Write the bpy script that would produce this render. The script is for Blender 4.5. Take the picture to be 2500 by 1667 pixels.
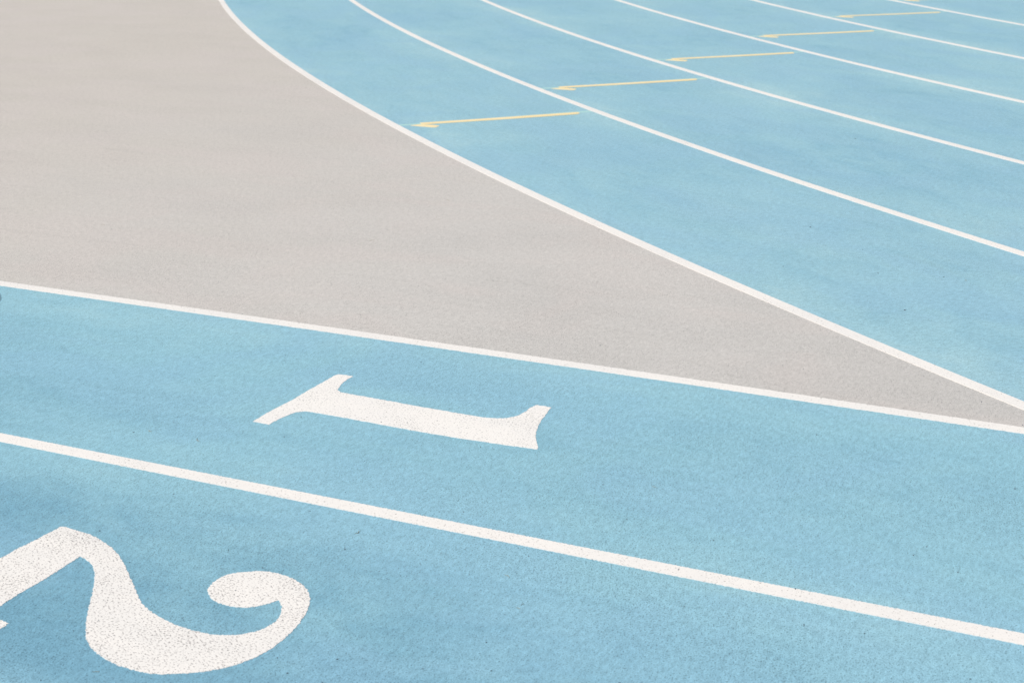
import bpy, bmesh, math, random
from mathutils import Matrix, Vector, noise as mnoise
from mathutils.geometry import tessellate_polygon

for o in list(bpy.data.objects):
    bpy.data.objects.remove(o, do_unlink=True)
scene = bpy.context.scene
C = scene.collection
PI = math.pi

# ------------------------------------------------------------------ camera
FOC = 3653.05                      # focal length in photo pixels (photo 2500 x 1667)
PITCH, YAW, ROLL = 0.331374, -0.426416, -0.00717
EYE = Vector((0.0, -4.2599, 1.66424))
cp, sp, cyw, syw = math.cos(PITCH), math.sin(PITCH), math.cos(YAW), math.sin(YAW)
FWD = Vector((syw * cp, cyw * cp, -sp))
RIGHT0 = Vector((cyw, -syw, 0.0))
UP0 = RIGHT0.cross(FWD)
RIGHT = RIGHT0 * math.cos(ROLL) + UP0 * math.sin(ROLL)
UP = -RIGHT0 * math.sin(ROLL) + UP0 * math.cos(ROLL)
cam = bpy.data.cameras.new('camera')
cam_o = bpy.data.objects.new('camera', cam)
C.objects.link(cam_o)
cam_o.matrix_world = Matrix(((RIGHT.x, UP.x, -FWD.x, EYE.x), (RIGHT.y, UP.y, -FWD.y, EYE.y),
                             (RIGHT.z, UP.z, -FWD.z, EYE.z), (0, 0, 0, 1)))
cam.sensor_width = 36.0
cam.lens = 36.0 * FOC / 2500.0
cam.clip_start, cam.clip_end = 0.05, 3000.0
cam.dof.use_dof = True
cam.dof.focus_distance = 4.6
cam.dof.aperture_fstop = 7.0
scene.camera = cam_o

# ------------------------------------------------------------------ sky, sun, exposure
SUN_EL, SUN_AZ = math.radians(47), math.radians(222)     # azimuth from +Y towards +X
world = bpy.data.worlds.new('World')
scene.world = world
world.use_nodes = True
wn = world.node_tree
wn.nodes.clear()
sky = wn.nodes.new('ShaderNodeTexSky')
sky.sky_type = 'NISHITA'
sky.sun_disc = False
sky.sun_elevation = SUN_EL
sky.sun_rotation = SUN_AZ
sky.dust_density = 2.5
sky.ozone_density = 1.0
bg = wn.nodes.new('ShaderNodeBackground')
bg.inputs['Strength'].default_value = 0.08
wo = wn.nodes.new('ShaderNodeOutputWorld')
wn.links.new(sky.outputs[0], bg.inputs[0])
wn.links.new(bg.outputs[0], wo.inputs[0])
sun = bpy.data.lights.new('sun', 'SUN')
sun.energy = 4.55
sun.angle = math.radians(0.55)
sun.color = (1.0, 0.945, 0.87)
sun_o = bpy.data.objects.new('sun', sun)
C.objects.link(sun_o)
sd = Vector((math.sin(SUN_AZ) * math.cos(SUN_EL), math.cos(SUN_AZ) * math.cos(SUN_EL), math.sin(SUN_EL)))
sun_o.rotation_euler = sd.to_track_quat('Z', 'Y').to_euler()
sun_o.location = sd * 60

scene.view_settings.view_transform = 'Standard'
scene.view_settings.look = 'None'
scene.view_settings.gamma = 1.0
scene.view_settings.exposure = 0.0
scene.view_settings.use_curve_mapping = False
scene.render.resolution_x, scene.render.resolution_y = 1024, 682

# ------------------------------------------------------------------ the track's own measures (metres)
LANE = 1.22                         # lanes of the straight, along X; inner line at y = 0
BLANE = 1.2815                      # lanes of the bend
BC = Vector((26.5357, 36.7618))     # centre of the bend
BR = 45.3677                        # radius of the bend's outer line
LINE_W = 0.0515
Z_APRON, Z_TRACK, Z_PAINT = 0.0, 0.0006, 0.0013

def ground(px, py):
    """photo pixel -> point on the ground"""
    d = FWD * FOC + RIGHT * (px - 1250.0) - UP * (py - 833.5)
    t = -EYE.z / d.z
    return Vector((EYE.x + d.x * t, EYE.y + d.y * t))

def lane_pos(k_off, ang):
    """offset inward from the outer bend line, angle in radians -> ground point"""
    r = BR - k_off
    return Vector((BC.x + r * math.cos(ang), BC.y + r * math.sin(ang)))

# ------------------------------------------------------------------ materials
def nd(nt, kind, **kw):
    n = nt.nodes.new(kind)
    for k, v in kw.items():
        setattr(n, k, v)
    return n

class M:
    """small helper to write node graphs as expressions"""
    def __init__(self, name):
        self.m = bpy.data.materials.new(name)
        self.m.use_nodes = True
        self.nt = self.m.node_tree
        self.b = self.nt.nodes['Principled BSDF']
    def link(self, a, b):
        self.nt.links.new(a, b)
    def sock(self, s, v):
        if hasattr(v, 'is_output'):
            self.link(v, s)
        else:
            s.default_value = v
    def math(self, op, a, b=0.0, c=0.0, clamp=False):
        n = nd(self.nt, 'ShaderNodeMath', operation=op, use_clamp=clamp)
        for s, v in zip(n.inputs, (a, b, c)):
            self.sock(s, v)
        return n.outputs[0]
    def uv(self):
        return nd(self.nt, 'ShaderNodeUVMap').outputs[0]
    def scale(self, vec, s, rot=0.0, loc=(0, 0, 0)):
        n = nd(self.nt, 'ShaderNodeMapping')
        n.inputs['Scale'].default_value = s
        n.inputs['Rotation'].default_value = (0, 0, rot)
        n.inputs['Location'].default_value = loc
        self.link(vec, n.inputs[0])
        return n.outputs[0]
    def noise(self, vec, scale, detail=2.0, rough=0.5, dist=0.0):
        n = nd(self.nt, 'ShaderNodeTexNoise', noise_dimensions='2D')
        self.link(vec, n.inputs['Vector'])
        n.inputs['Scale'].default_value = scale
        n.inputs['Detail'].default_value = detail
        n.inputs['Roughness'].default_value = rough
        n.inputs['Distortion'].default_value = dist
        return n.outputs[0]
    def ramp(self, v, lo, hi, a=0.0, b=1.0):
        n = nd(self.nt, 'ShaderNodeMapRange', interpolation_type='SMOOTHSTEP')
        self.sock(n.inputs[0], v)
        for i, x in enumerate((lo, hi, a, b)):
            n.inputs[i + 1].default_value = x
        return n.outputs[0]
    def mix(self, f, a, b, mode='MIX'):
        n = nd(self.nt, 'ShaderNodeMix', data_type='RGBA', blend_type=mode)
        self.sock(n.inputs[0], f)
        for s, v in ((n.inputs[6], a), (n.inputs[7], b)):
            if hasattr(v, 'is_output'):
                self.link(v, s)
            else:
                s.default_value = (*v, 1.0)
        return n.outputs[2]
    def gain(self, col, f):
        c = nd(self.nt, 'ShaderNodeCombineColor')
        for i in range(3):
            self.link(f, c.inputs[i])
        return self.mix(1.0, col, c.outputs[0], 'MULTIPLY')
    def bump(self, h, strength, dist):
        n = nd(self.nt, 'ShaderNodeBump')
        n.inputs['Strength'].default_value = strength
        n.inputs['Distance'].default_value = dist
        self.link(h, n.inputs['Height'])
        self.link(n.outputs[0], self.b.inputs['Normal'])
    def done(self, col, rough, spec=0.3):
        self.sock(self.b.inputs['Base Color'], col)
        self.sock(self.b.inputs['Roughness'], rough)
        self.b.inputs['Specular IOR Level'].default_value = spec
        return self.m

def rubber(name, deep, mid, pale, tint, lane, grain_amt, speck_dark, speck_lo, u_stretch=0.45, amt=1.0, vignette=None, warm=False):
    m = M(name)
    uv = m.uv()
    sx = nd(m.nt, 'ShaderNodeSeparateXYZ')
    m.link(uv, sx.inputs[0])
    # wear and dust: long soft blotches that follow the running direction
    blotch = m.noise(m.scale(uv, (u_stretch, 1.1, 1)), 1.0, 6.0, 0.62, 0.25)
    fine = m.noise(m.scale(uv, (4.0, 7.0, 1)), 1.0, 6.0, 0.68, 0.3)
    f = m.math('ADD', m.math('MULTIPLY', m.math('SUBTRACT', blotch, 0.5), 0.62 * amt),
               m.math('MULTIPLY', m.math('SUBTRACT', fine, 0.5), 0.42 * amt))
    if lane:
        # dust gathers beside the painted lines, the middle of the lane is trodden clean
        v = m.math('DIVIDE', sx.outputs[1], lane)
        d = m.math('ABSOLUTE', m.math('SUBTRACT', m.math('FRACT', v), 0.5))     # 0.5 at a line, 0 mid-lane
        near = m.ramp(d, 0.2, 0.5)
        f = m.math('ADD', f, m.math('MULTIPLY', near, m.math('MULTIPLY', blotch, 0.38)))
    if vignette:
        # vignette painted into the blue, darkening it round the second lane's start
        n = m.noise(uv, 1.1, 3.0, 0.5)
        du = m.math('ADD', m.math('MULTIPLY', m.math('SUBTRACT', vignette[0], sx.outputs[0]), 0.4), m.math('MULTIPLY', m.math('SUBTRACT', vignette[1], sx.outputs[1]), 1.6))
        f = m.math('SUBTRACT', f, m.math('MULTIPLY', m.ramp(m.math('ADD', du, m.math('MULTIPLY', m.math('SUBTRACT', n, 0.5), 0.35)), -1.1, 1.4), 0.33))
    f = m.math('ADD', f, 0.40, clamp=True)
    col = m.mix(m.ramp(f, 0.0, 0.5), deep, m.mix(m.ramp(f, 0.42, 1.0), mid, pale))
    if warm:
        # the wide end of the apron is a little warmer, the narrow tip darker and greyer
        w = m.math('ADD', m.math('MULTIPLY', sx.outputs[0], -0.16), m.math('MULTIPLY', m.math('SUBTRACT', blotch, 0.5), 0.6))
        col = m.mix(m.ramp(w, 0.25, 1.25), col, m.mix(1.0, col, (1.0, 0.968, 0.926), 'MULTIPLY'))
        col = m.mix(m.ramp(w, 0.40, 0.05), col, m.mix(1.0, col, (0.925, 0.93, 0.935), 'MULTIPLY'))
    hue = m.noise(m.scale(uv, (1.1, 2.0, 1), loc=(7, 3, 0)), 1.0, 4.0, 0.55, 0.6)
    col = m.mix(m.math('MULTIPLY', m.ramp(hue, 0.40, 0.66), 0.7), col, m.mix(0.65, col, tint))
    # granules
    g1 = m.noise(uv, 270.0, 2.0, 0.7)
    g2 = m.noise(m.scale(uv, (1.0, 0.4, 1), rot=0.25), 95.0, 2.0, 0.6)
    g = m.math('ADD', m.math('MULTIPLY', m.math('SUBTRACT', g1, 0.5), grain_amt),
               m.math('MULTIPLY', m.math('SUBTRACT', g2, 0.5), grain_amt * 0.5))
    g3 = m.noise(m.scale(uv, (1.0, 0.7, 1), loc=(5, 2, 0)), 40.0, 3.0, 0.7)
    g = m.math('ADD', g, m.math('MULTIPLY', m.math('SUBTRACT', g3, 0.5), grain_amt * 0.30))
    g = m.math('ADD', g, 1.0)
    # pits and dark crumbs between the granules, denser in some patches
    patch = m.ramp(m.noise(m.scale(uv, (1.2, 2.5, 1), loc=(2, 9, 0)), 1.0, 4.0, 0.6), 0.35, 0.7, 0.0, 0.05)
    s1 = m.noise(m.scale(uv, (1.0, 0.6, 1), rot=-0.5), 280.0, 1.0, 0.5)
    sp_ = m.ramp(m.math('ADD', s1, patch), speck_lo, speck_lo + 0.08)
    s2 = m.noise(uv, 120.0, 2.0, 0.6)
    sp2 = m.ramp(s2, 0.71, 0.76)
    # long faint scuffs
    sc = m.noise(m.scale(uv, (1.1, 13.0, 1), rot=0.35, loc=(3, 1, 0)), 1.0, 3.0, 0.6, 0.3)
    sc = m.math('SUBTRACT', 1.0, m.math('MULTIPLY', m.ramp(sc, 0.62, 0.78), 0.045))
    k = m.math('MULTIPLY', m.math('MULTIPLY', g, sc),
               m.math('SUBTRACT', 1.0, m.math('MULTIPLY', m.math('MAXIMUM', sp_, sp2), 1.0 - speck_dark)))
    col = m.gain(col, k)
    h = m.math('ADD', g1, m.math('MULTIPLY', sp_, -0.6))
    m.bump(h, 0.55, 0.0014)
    return m.done(col, m.math('ADD', 0.62, m.math('MULTIPLY', g1, 0.25)), 0.35)

def paint(name, base, tone, fleck_lo, fleck_col, fleck_size=150.0):
    m = M(name)
    uv = m.uv()
    t = m.noise(m.scale(uv, (2.0, 6.0, 1)), 1.0, 4.0, 0.6)
    col = m.mix(m.ramp(t, 0.35, 0.7), base, tone)
    g1 = m.noise(uv, 240.0, 2.0, 0.7)
    g2 = m.noise(uv, 60.0, 3.0, 0.7)
    col = m.gain(col, m.math('ADD', 0.90, m.math('ADD', m.math('MULTIPLY', g1, 0.12), m.math('MULTIPLY', g2, 0.08))))
    wear = m.ramp(m.noise(m.scale(uv, (1, 1, 1), loc=(4, 1, 0)), 7.0, 3.0, 0.6), 0.4, 0.75, 0.0, 0.06)
    s1 = m.noise(m.scale(uv, (0.62, 1.0, 1), rot=0.9), fleck_size, 1.5, 0.55)
    s2 = m.noise(m.scale(uv, (1, 1, 1), loc=(11, 5, 0)), 120.0, 2.0, 0.6)
    fl = m.math('MAXIMUM', m.ramp(m.math('ADD', s1, wear), fleck_lo, fleck_lo + 0.10), m.ramp(s2, 0.69, 0.75))
    dk = m.mix(m.noise(uv, 40.0, 1.0), fleck_col, tuple(c * 0.5 for c in fleck_col))
    col = m.mix(m.math('MULTIPLY', fl, 0.9), col, dk)
    m.bump(m.math('SUBTRACT', g1, m.math('MULTIPLY', fl, 0.8)), 0.35, 0.0012)
    return m.done(col, 0.6, 0.3)

MAT_STRAIGHT = rubber('blue_rubber_straight', (0.150, 0.326, 0.434), (0.246, 0.458, 0.550), (0.318, 0.527, 0.588), (0.236, 0.436, 0.564), LANE, 0.80, 0.58, 0.655, vignette=(-1.9, -1.5))
MAT_BEND = rubber('blue_rubber_bend', (0.206, 0.400, 0.506), (0.274, 0.476, 0.558), (0.352, 0.546, 0.590), (0.256, 0.448, 0.570), BLANE, 0.80, 0.60, 0.675, amt=1.5)
MAT_GREY = rubber('grey_rubber', (0.490, 0.474, 0.450), (0.512, 0.502, 0.482), (0.530, 0.520, 0.503), (0.530, 0.494, 0.470), None, 0.60, 0.50, 0.672, 1.0, 0.6, warm=True)
MAT_WHITE = paint('white_line_paint', (0.755, 0.738, 0.706), (0.725, 0.714, 0.690), 0.688, (0.42, 0.40, 0.37), 280.0)
MAT_WHITE_ONE = paint('white_numeral_one_paint', (0.765, 0.750, 0.718), (0.742, 0.732, 0.708), 0.645, (0.38, 0.38, 0.37), 270.0)
MAT_WHITE_WORN = paint('white_numeral_paint', (0.760, 0.744, 0.712), (0.725, 0.715, 0.69), 0.605, (0.38, 0.36, 0.35), 260.0)
MAT_YELLOW = paint('yellow_mark_paint', (0.80, 0.65, 0.36), (0.80, 0.68, 0.42), 0.72, (0.35, 0.40, 0.36))
MAT_GUIDE = paint('pale_green_guide_paint', (0.37, 0.60, 0.58), (0.35, 0.57, 0.57), 0.66, (0.26, 0.50, 0.60))
MAT_DARK = paint('dark_blue_spot', (0.11, 0.22, 0.28), (0.14, 0.27, 0.34), 0.6, (0.2, 0.38, 0.46))

def plain(name, col, rough):
    m = M(name)
    oc = nd(m.nt, 'ShaderNodeTexCoord').outputs['Object']
    n = m.noise(oc, 300.0, 2.0)
    return m.done(m.mix(n, tuple(c * 0.7 for c in col), tuple(min(1, c * 1.3) for c in col)), rough, 0.3)
MAT_CRUMB = plain('dark_rubber', (0.07, 0.10, 0.125), 0.7)
MAT_BLADE = plain('dry_straw', (0.25, 0.21, 0.11), 0.8)
mg = M('grass')
oc = nd(mg.nt, 'ShaderNodeTexCoord').outputs['Object']
MAT_GRASS = mg.done(mg.mix(mg.noise(oc, 3.0, 6.0, 0.7), (0.05, 0.09, 0.025), (0.10, 0.14, 0.05)), 0.9, 0.1)

# ------------------------------------------------------------------ object helpers
def mesh_obj(name, verts, faces, mat, uvs=None, parent=None):
    me = bpy.data.meshes.new(name)
    me.from_pydata([tuple(v) for v in verts], [], faces)
    me.materials.append(mat)
    if uvs is not None:
        ul = me.uv_layers.new(name='UVMap')
        buf = [0.0] * (2 * len(me.loops))
        for i, l in enumerate(me.loops):
            buf[2 * i], buf[2 * i + 1] = uvs[l.vertex_index]
        ul.data.foreach_set('uv', buf)
    me.update()
    o = bpy.data.objects.new(name, me)
    C.objects.link(o)
    if parent:
        o.parent = parent
    return o

def tag(o, label, cat, group=None):
    o['label'] = label
    o['category'] = cat
    if group:
        o['group'] = group
    return o

def structure(o):
    o['kind'] = 'structure'
    return o

# ------------------------------------------------------------------ the setting
def sheet(name, x0, x1, y0, y1, z, mat, nx=1, ny=1):
    vs, fs, us = [], [], []
    for j in range(ny + 1):
        for i in range(nx + 1):
            x, y = x0 + (x1 - x0) * i / nx, y0 + (y1 - y0) * j / ny
            vs.append((x, y, z)); us.append((x, y))
    for j in range(ny):
        for i in range(nx):
            a = j * (nx + 1) + i
            fs.append((a, a + 1, a + nx + 2, a + nx + 1))
    return structure(mesh_obj(name, vs, fs, mat, us))

sheet('ground', -900, 900, -900, 900, -0.012, MAT_GRASS)
sheet('apron', -60, 40, -16, 75, Z_APRON, MAT_GREY, 20, 20)
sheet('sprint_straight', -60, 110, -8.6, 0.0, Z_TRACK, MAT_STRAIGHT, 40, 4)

def bend_sheet():
    r_in = BR - 7 * BLANE - 0.3
    vs, fs, us = [], [], []
    n, m = 360, 8
    for i in range(n + 1):
        a = math.radians(-270 + 180.0 * i / n)
        r_out = BR
        if math.sin(a) < 0:
            r_out = min(BR, -BC.y / math.sin(a))
        for j in range(m + 1):
            r = r_in + (r_out - r_in) * j / m
            vs.append((BC.x + r * math.cos(a), BC.y + r * math.sin(a), Z_TRACK))
            us.append((BR * (a + 2.3), BR - r))
    for i in range(n):
        for j in range(m):
            k = i * (m + 1) + j
            fs.append((k, k + 1, k + m + 2, k + m + 1))
    return structure(mesh_obj('running_bend', vs, fs, MAT_BEND, us))
bend_sheet()

# ------------------------------------------------------------------ paint
rng = random.Random(11)
def wob(s, seed, amp):
    """ragged paint edge: granules break the edge at a few millimetres, the roller wanders a little over metres"""
    a = mnoise.noise(Vector((s * 260.0, seed, 0))) * amp
    b = mnoise.noise(Vector((s * 75.0, seed + 9.1, 0))) * amp * 0.35
    c = mnoise.noise(Vector((s * 0.9, seed + 3.7, 0))) * 0.0016
    return a + b + c

def ribbon(name, pts, width, mat, z_top=Z_PAINT, z_bot=Z_TRACK - 0.0004, amp=0.0034, seed=0.0, parent=None):
    """a painted stripe along pts, with thickness"""
    n = len(pts)
    vs, fs, us = [], [], []
    s = 0.0
    for i, p in enumerate(pts):
        if i:
            s += (p - pts[i - 1]).length
        t = (pts[min(i + 1, n - 1)] - pts[max(i - 1, 0)]).normalized()
        nrm = Vector((-t.y, t.x))
        a = p + nrm * (width / 2 + wob(s, seed, amp))
        b = p - nrm * (width / 2 + wob(s, seed + 31.0, amp))
        for q, z, v in ((a, z_bot, -0.01), (a, z_top, 0.0), (b, z_top, width), (b, z_bot, width + 0.01)):
            vs.append((q.x, q.y, z)); us.append((s + seed * 3.1, v))
        if i:
            k = 4 * (i - 1)
            for j in range(3):
                fs.append((k + j, k + j + 4, k + j + 5, k + j + 1))
    fs.append((0, 1, 2, 3)); k = 4 * (n - 1); fs.append((k + 3, k + 2, k + 1, k))
    return mesh_obj(name, vs, fs, mat, us, parent)

def steps(a, b, lo, hi, fine, coarse):
    """parameter values from a to b, fine between lo and hi"""
    out, x = [], a
    while x < b:
        out.append(x)
        x += fine if lo <= x <= hi else min(coarse, (lo - x) if x < lo and lo - x > 1e-6 else coarse)
    out.append(b)
    return out

def inner_line_y(x):
    # the hand-laid inner line bows by about a centimetre where it passes the apron
    return 0.008 * math.exp(-((x + 1.6) / 1.3) ** 2) - 0.009 * (1 / (1 + math.exp((x + 3.6) / 0.25)))

STRAIGHT = [
    ('white straight line between the grey apron and the lane numbered 1', 0.004),
    ('white straight line between the numerals 1 and 2', 0.004),
    ('white straight line on the far side of the numeral 2', 0.02),
    ('white straight line two lanes out from the numeral 1', 0.03),
]
for k, (lab, st) in enumerate(STRAIGHT):
    xs = steps(-60, 100, -6.5, 2.0, st, 1.0)
    pts = [Vector((x, -LANE * k + (inner_line_y(x) if k == 0 else 0.0))) for x in xs]
    o = ribbon('lane_line', pts, LINE_W, MAT_WHITE, seed=1.7 * k + 0.3, z_bot=Z_APRON + 0.0001 if k == 0 else Z_TRACK - 0.0004)
    tag(o, lab, 'lane line', 'straight lane lines')

BEND = [
    'white curved line along the edge of the grey apron, outermost of the bend',
    'second white curved line from the grey apron, between the two nearest yellow marks',
    'third white curved line counted from the grey apron',
    'fourth white curved line counted from the grey apron',
    'fifth white curved line counted from the grey apron',
    'sixth white curved line from the grey apron, crossing the upper right corner',
    'seventh white curved line counted from the grey apron',
    'innermost white curved line of the bend beside the grass',
]
for k, lab in enumerate(BEND):
    st = 0.004 + 0.006 * k
    r = BR - BLANE * k
    a0, a1 = math.radians(-268), math.radians(-90)
    lo, hi = math.radians(-152), math.radians(-118)
    an = steps(a0, a1, lo, hi, st / r, 1.0 / r)
    # beyond the meeting point the curved lines cross the straight a hair above its lines
    zt = Z_PAINT + 0.0002 + 0.00012 * k
    pts = [lane_pos(BLANE * k, a) for a in an]
    o = ribbon('lane_line', pts, LINE_W + 0.002, MAT_WHITE, z_top=zt, seed=40.0 + 2.3 * k,
               amp=0.0020, z_bot=Z_APRON + 0.0001 if k == 0 else Z_TRACK - 0.0004)
    tag(o, lab, 'lane line', 'curved lane lines of the bend')

def catmull(pts, closed=False, sub=10):
    out = []
    n = len(pts)
    for i in range(n - 1):
        p0 = pts[max(i - 1, 0)]; p1 = pts[i]; p2 = pts[i + 1]; p3 = pts[min(i + 2, n - 1)]
        for j in range(sub):
            t = j / sub
            out.append(0.5 * ((2 * p1) + (p2 - p0) * t + (2 * p0 - 5 * p1 + 4 * p2 - p3) * t * t
                              + (3 * p1 - p0 - 3 * p2 + p3) * t ** 3))
    return out

def painted_shape(name, segs, mat, z_top, seed, parent=None, amp=0.0030, step=0.0022, z_bot=Z_TRACK - 0.0004):
    """closed outline made of smooth runs that meet at corners -> thin slab of paint with ragged edges"""
    dense = []
    for s in segs:
        c = catmull(s) if len(s) > 2 else [s[0] + (s[1] - s[0]) * (j / 40) for j in range(40)]
        dense += c
    # even spacing
    out, acc = [dense[0]], 0.0
    for i in range(1, len(dense)):
        if (dense[i] - out[-1]).length >= step:
            out.append(dense[i])
    if (out[-1] - out[0]).length < step * 0.5:
        out.pop()
    area = sum(out[i].x * out[(i + 1) % len(out)].y - out[(i + 1) % len(out)].x * out[i].y for i in range(len(out)))
    if area < 0:
        out.reverse()
    n = len(out)
    rag, s = [], 0.0
    for i, p in enumerate(out):
        t = (out[(i + 1) % n] - out[i - 1]).normalized()
        nrm = Vector((t.y, -t.x))
        s += (p - out[i - 1]).length
        rag.append(p + nrm * wob(s, seed, amp))
    vs = [(p.x, p.y, z_top) for p in rag] + [(p.x, p.y, z_bot) for p in rag]
    us = [(p.x, p.y) for p in rag] * 2
    tris = tessellate_polygon([[Vector((p.x, p.y, 0)) for p in rag]])
    fs = []
    for a, b, c in tris:
        cr = (rag[b] - rag[a]).x * (rag[c] - rag[a]).y - (rag[b] - rag[a]).y * (rag[c] - rag[a]).x
        if abs(cr) < 1e-12:
            continue
        fs.append((a, b, c) if cr > 0 else (a, c, b))
    for i in range(n):
        j = (i + 1) % n
        fs.append((i, i + n, j + n, j))
    return mesh_obj(name, vs, fs, mat, us, parent)

def px_segs(segs, ox, oy, sc):
    return [[ground(ox + x / sc, oy + y / sc) for x, y in s] for s in segs]

# numeral 1, its foot towards the left of the picture
ONE = [
    [(52, 380), (165, 402)],
    [(165, 402), (205, 381), (260, 353), (320, 328), (365, 314), (420, 309), (480, 313), (560, 327), (700, 352),
     (1000, 408), (1300, 462), (1600, 510), (1900, 554), (2099, 582)],
    [(2099, 582), (2093, 545), (2082, 500), (2086, 450), (2108, 395), (2145, 340), (2192, 280)],
    [(2192, 280), (2140, 270), (2085, 263)],
    [(2085, 263), (2040, 284), (1985, 322), (1930, 345), (1860, 357), (1790, 357), (1700, 350), (1600, 334), (1400, 300),
     (1200, 265), (1000, 228), (850, 201), (720, 178), (678, 168), (662, 154), (667, 138), (688, 112), (722, 84), (769, 58)],
    [(769, 58), (725, 49), (665, 42)],
    [(665, 42), (635, 52), (580, 84), (480, 140), (320, 232), (180, 305), (52, 380)],
]
o = painted_shape('lane_numeral', px_segs(ONE, 600, 900, 2.94), MAT_WHITE_ONE, Z_PAINT, 5.5)
tag(o, 'large white painted numeral 1 lying on the blue lane below the grey apron', 'numeral', 'painted lane numerals')

TWO = [
    [(-960, 1217), (-600, 1032), (-300, 876), (0, 718), (60, 687), (130, 647), (215, 606), (320, 552), (412, 503)],
    [(412, 503), (432, 502), (470, 510), (530, 529), (590, 547), (650, 573), (700, 600), (745, 632), (785, 668), (820, 712),
     (850, 760), (880, 825), (905, 885), (930, 943), (950, 988), (972, 1027), (1005, 1060), (1060, 1100), (1120, 1135),
     (1190, 1168), (1280, 1200), (1370, 1223), (1450, 1237), (1550, 1243), (1640, 1238), (1730, 1222), (1800, 1199),
     (1860, 1167), (1900, 1133), (1920, 1095), (1926, 1055), (1918, 1022), (1903, 1002)],
    [(1903, 1002), (1870, 1015), (1810, 1033), (1740, 1047), (1670, 1052), (1590, 1045), (1520, 1030), (1462, 1004), (1433, 970),
     (1422, 938), (1440, 904), (1475, 870), (1530, 839), (1590, 820), (1680, 810), (1780, 806), (1860, 814), (1940, 833),
     (2010, 860), (2060, 893), (2096, 930), (2114, 970), (2114, 1020), (2100, 1068), (2073, 1118), (2040, 1165), (2000, 1212),
     (1940, 1268), (1870, 1321), (1790, 1370), (1700, 1411), (1600, 1447), (1500, 1473), (1400, 1490), (1280, 1502), (1150, 1507),
     (1020, 1500), (920, 1481), (850, 1460), (770, 1429), (710, 1395), (650, 1353), (612, 1310), (593, 1275), (587, 1240),
     (591, 1170), (597, 1110), (610, 1040), (625, 980), (640, 912), (648, 850), (645, 800), (630, 763), (600, 735), (550, 704)],
    [(550, 704), (500, 735), (430, 780), (340, 838), (250, 892), (150, 950), (90, 985), (30, 1025), (0, 1045), (-45, 1078),
     (-62, 1100), (-40, 1122), (0, 1138), (62, 1160)],
    [(62, 1160), (0, 1202), (-150, 1275), (-400, 1300), (-700, 1268), (-960, 1217)],
]
o = painted_shape('lane_numeral', px_segs(TWO, 0, 1107, 2.8), MAT_WHITE_WORN, Z_PAINT, 15.5)
tag(o, 'large curling white painted numeral 2 in the lower left corner, cut off by the edge', 'numeral', 'painted lane numerals')

# yellow half-arrow marks across the lanes of the bend; shape read once, in lane coordinates
A0 = math.radians(-132.606)
def to_lane(px, py):
    g = ground(960 + px / 4.704, 240 + py / 4.704) - BC
    return Vector((BR - g.length, (math.atan2(g.y, g.x) - A0) * (BR - 0.64)))
STROKE = [[(303, 286), (1200, 227), (2122, 163)], [(2122, 163), (2142, 176), (2112, 187)], [(2112, 187), (1200, 251), (330, 306)], [(330, 306), (303, 286)]]
BARB = [[(196, 316), (300, 303)], [(300, 303), (440, 309), (532, 318)], [(532, 318), (490, 339)], [(490, 339), (430, 336), (300, 326), (196, 316)]]
STROKE = [[to_lane(*p) for p in s] for s in STROKE]
BARB = [[to_lane(*p) for p in s] for s in BARB]
mark_ang = [-132.606, -133.69, -134.81, -136.02, -137.345, -138.72, -140.14]
mark_lab = [
    'yellow half-arrow mark nearest the grey apron, in the outermost bend lane',
    'second yellow half-arrow mark from the grey apron',
    'third yellow half-arrow mark from the grey apron',
    'fourth yellow half-arrow mark from the grey apron',
    'fifth yellow half-arrow mark from the grey apron, near the upper right corner',
    'farthest yellow half-arrow mark, cut off by the top edge of the picture',
    'yellow half-arrow mark in the innermost bend lane',
]
for k, (ad, lab) in enumerate(zip(mark_ang, mark_lab)):
    a = math.radians(ad)
    rm = BR - 0.64 - k * BLANE
    base = lane_pos(k * BLANE + 0.64, a)
    root = bpy.data.objects.new('lane_mark', None)
    root.location = (base.x, base.y, Z_TRACK)
    root.empty_display_size = 0.2
    C.objects.link(root)
    tag(root, lab, 'lane mark', 'yellow marks across the bend lanes')
    def place(q):
        p = lane_pos(k * BLANE + q.x, a + q.y / rm)
        return p - base
    fine = 0.006
    painted_shape('stroke', [[place(q) for q in s] for s in STROKE], MAT_YELLOW, 0.0012, 60 + k, root, 0.0016, fine, -0.0004)
    painted_shape('barb', [[place(q) for q in s] for s in BARB], MAT_YELLOW, 0.0009, 70 + k, root, 0.0016, fine, -0.0004)
    q0 = (STROKE[0][0] + STROKE[3][0]) * 0.5
    dv = (STROKE[0][2].y - q0.y) / (STROKE[0][2].x - q0.x)
    ends = []
    for off, side in ((0.03, 1), (BLANE - 0.03, 1), (BLANE - 0.03, -1), (0.03, -1)):
        ends.append(place(Vector((off, q0.y + dv * (off - q0.x) + side * 0.02))))
    painted_shape('guide_line', [[ends[i], ends[(i + 1) % 4]] for i in range(4)], MAT_GUIDE, 0.0004, 80 + k, root, 0.002, fine, -0.0004)

# ------------------------------------------------------------------ small things lying about
def crumb_verts(r, sx, rnd):
    vs = []
    for lat in (-0.35, 0.45):
        for j in range(6):
            t = j * PI / 3 + lat
            q = r * math.cos(lat) * rnd.uniform(0.75, 1.2)
            vs.append(Vector((q * math.cos(t) * sx, q * math.sin(t), r * (0.55 + 0.9 * lat) * 0.8)))
    vs.append(Vector((0, 0, 0.0))); vs.append(Vector((0, 0, r * 1.05)))
    fs = []
    for j in range(6):
        k = (j + 1) % 6
        fs += [(j, k, 6 + k, 6 + j), (12, k, j), (13, 6 + j, 6 + k)]
    return vs, fs

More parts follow.
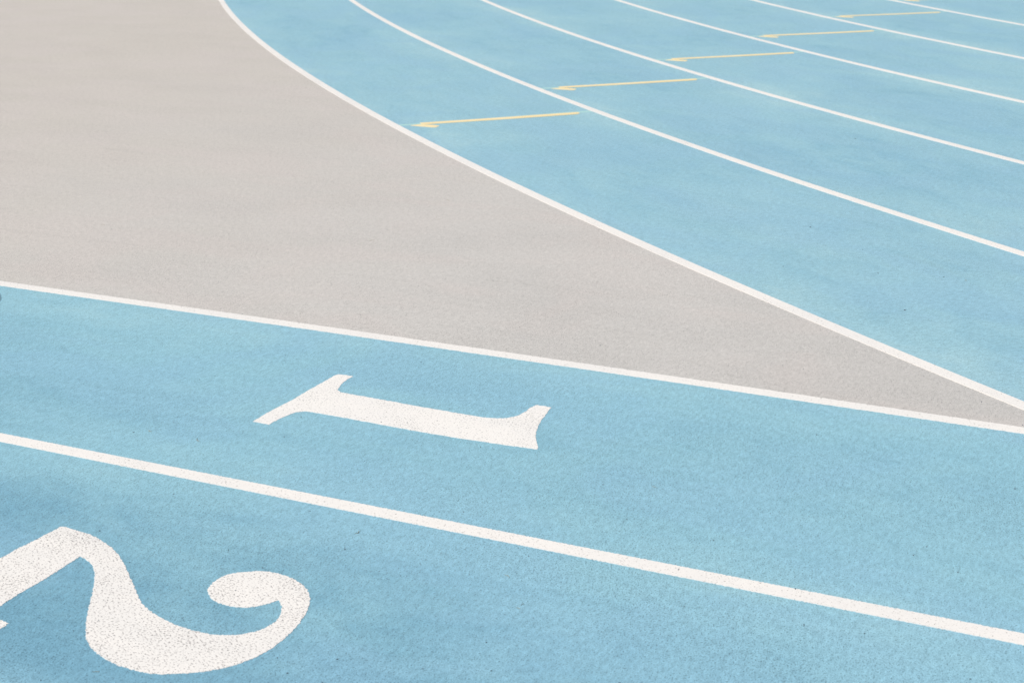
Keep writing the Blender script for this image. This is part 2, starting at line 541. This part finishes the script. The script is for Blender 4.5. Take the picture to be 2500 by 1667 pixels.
big = [(1912, 651, 0.0040, 'leftmost of the five dark crumbs lying in the outermost bend lane'),
       (1978, 555.5, 0.0048, 'dark crumb near the second curved line, in the outermost bend lane'),
       (2144, 668, 0.0038, 'middle one of the five dark crumbs in the outermost bend lane'),
       (2209, 758, 0.0052, 'largest dark crumb in the outermost bend lane, closest to the grey apron'),
       (2304, 677, 0.0042, 'rightmost of the five dark crumbs lying in the outermost bend lane'),
       (1998, 340, 0.0042, 'left one of two dark crumbs in the second bend lane'),
       (2088, 340, 0.0058, 'right one of two dark crumbs in the second bend lane')]
for px, py, r, lab in big:
    vs, fs = crumb_verts(r * 0.62, rng.uniform(1.1, 1.7), rng)
    o = mesh_obj('rubber_crumb', vs, fs, MAT_CRUMB)
    g = ground(px, py)
    o.location = (g.x, g.y, Z_TRACK)
    o.rotation_euler = (0, 0, rng.uniform(0, 6.28))
    tag(o, lab, 'crumb', 'loose dark crumbs on the blue lanes')

def scatter(name, n, mat, seed, blades=False):
    rnd = random.Random(seed)
    V, F = [], []
    for _ in range(n):
        px, py = rnd.uniform(-400, 2900), 1900 * rnd.random() ** 0.6 - 60
        g = ground(px, py)
        on_bend = (g - BC).length < BR
        z = Z_TRACK if (on_bend or g.y < 0) else Z_APRON
        k = len(V)
        rz = rnd.uniform(0, 6.28)
        co, si = math.cos(rz), math.sin(rz)
        if blades:
            L, w = rnd.uniform(0.010, 0.026), rnd.uniform(0.0005, 0.0009)
            bend = rnd.uniform(-0.3, 0.3) * L
            for i in range(5):
                t = i / 4 - 0.5
                x, y = t * L, bend * (4 * t * t)
                ww = w * (1 - abs(t))
                for s, zz in ((-1, 0.0), (1, 0.0), (0, w * 1.2)):
                    V.append((g.x + x * co - (y + s * ww) * si, g.y + x * si + (y + s * ww) * co, z + 0.0008 + zz))
            for i in range(4):
                b = k + 3 * i
                F.extend([(b, b + 3, b + 5, b + 2), (b + 2, b + 5, b + 4, b + 1)])
        else:
            vs, fs = crumb_verts(rnd.uniform(0.0007, 0.0019), rnd.uniform(1.0, 2.0), rnd)
            for v in vs:
                V.append((g.x + v.x * co - v.y * si, g.y + v.x * si + v.y * co, z + v.z))
            F.extend([tuple(i + k for i in f) for f in fs])
    o = mesh_obj(name, V, F, mat)
    o['kind'] = 'stuff'
    return o
o = scatter('rubber_crumbs', 300, MAT_CRUMB, 3)
tag(o, 'fine dark rubber crumbs strewn over the track and apron', 'crumbs')
o = scatter('straw_bits', 22, MAT_BLADE, 8, True)
tag(o, 'short dry straw bits strewn over the track and apron', 'straw')

# flat dark patch at the left border, just under the grey apron
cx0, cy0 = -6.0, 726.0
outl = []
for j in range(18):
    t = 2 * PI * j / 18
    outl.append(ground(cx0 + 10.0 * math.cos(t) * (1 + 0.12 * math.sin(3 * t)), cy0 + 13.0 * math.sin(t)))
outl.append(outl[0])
o = painted_shape('dark_spot', [outl], MAT_DARK, Z_TRACK + 0.0004, 91.0, amp=0.004, step=0.006)
tag(o, 'dark spot on the blue lane at the left edge, just below the grey apron', 'spot')
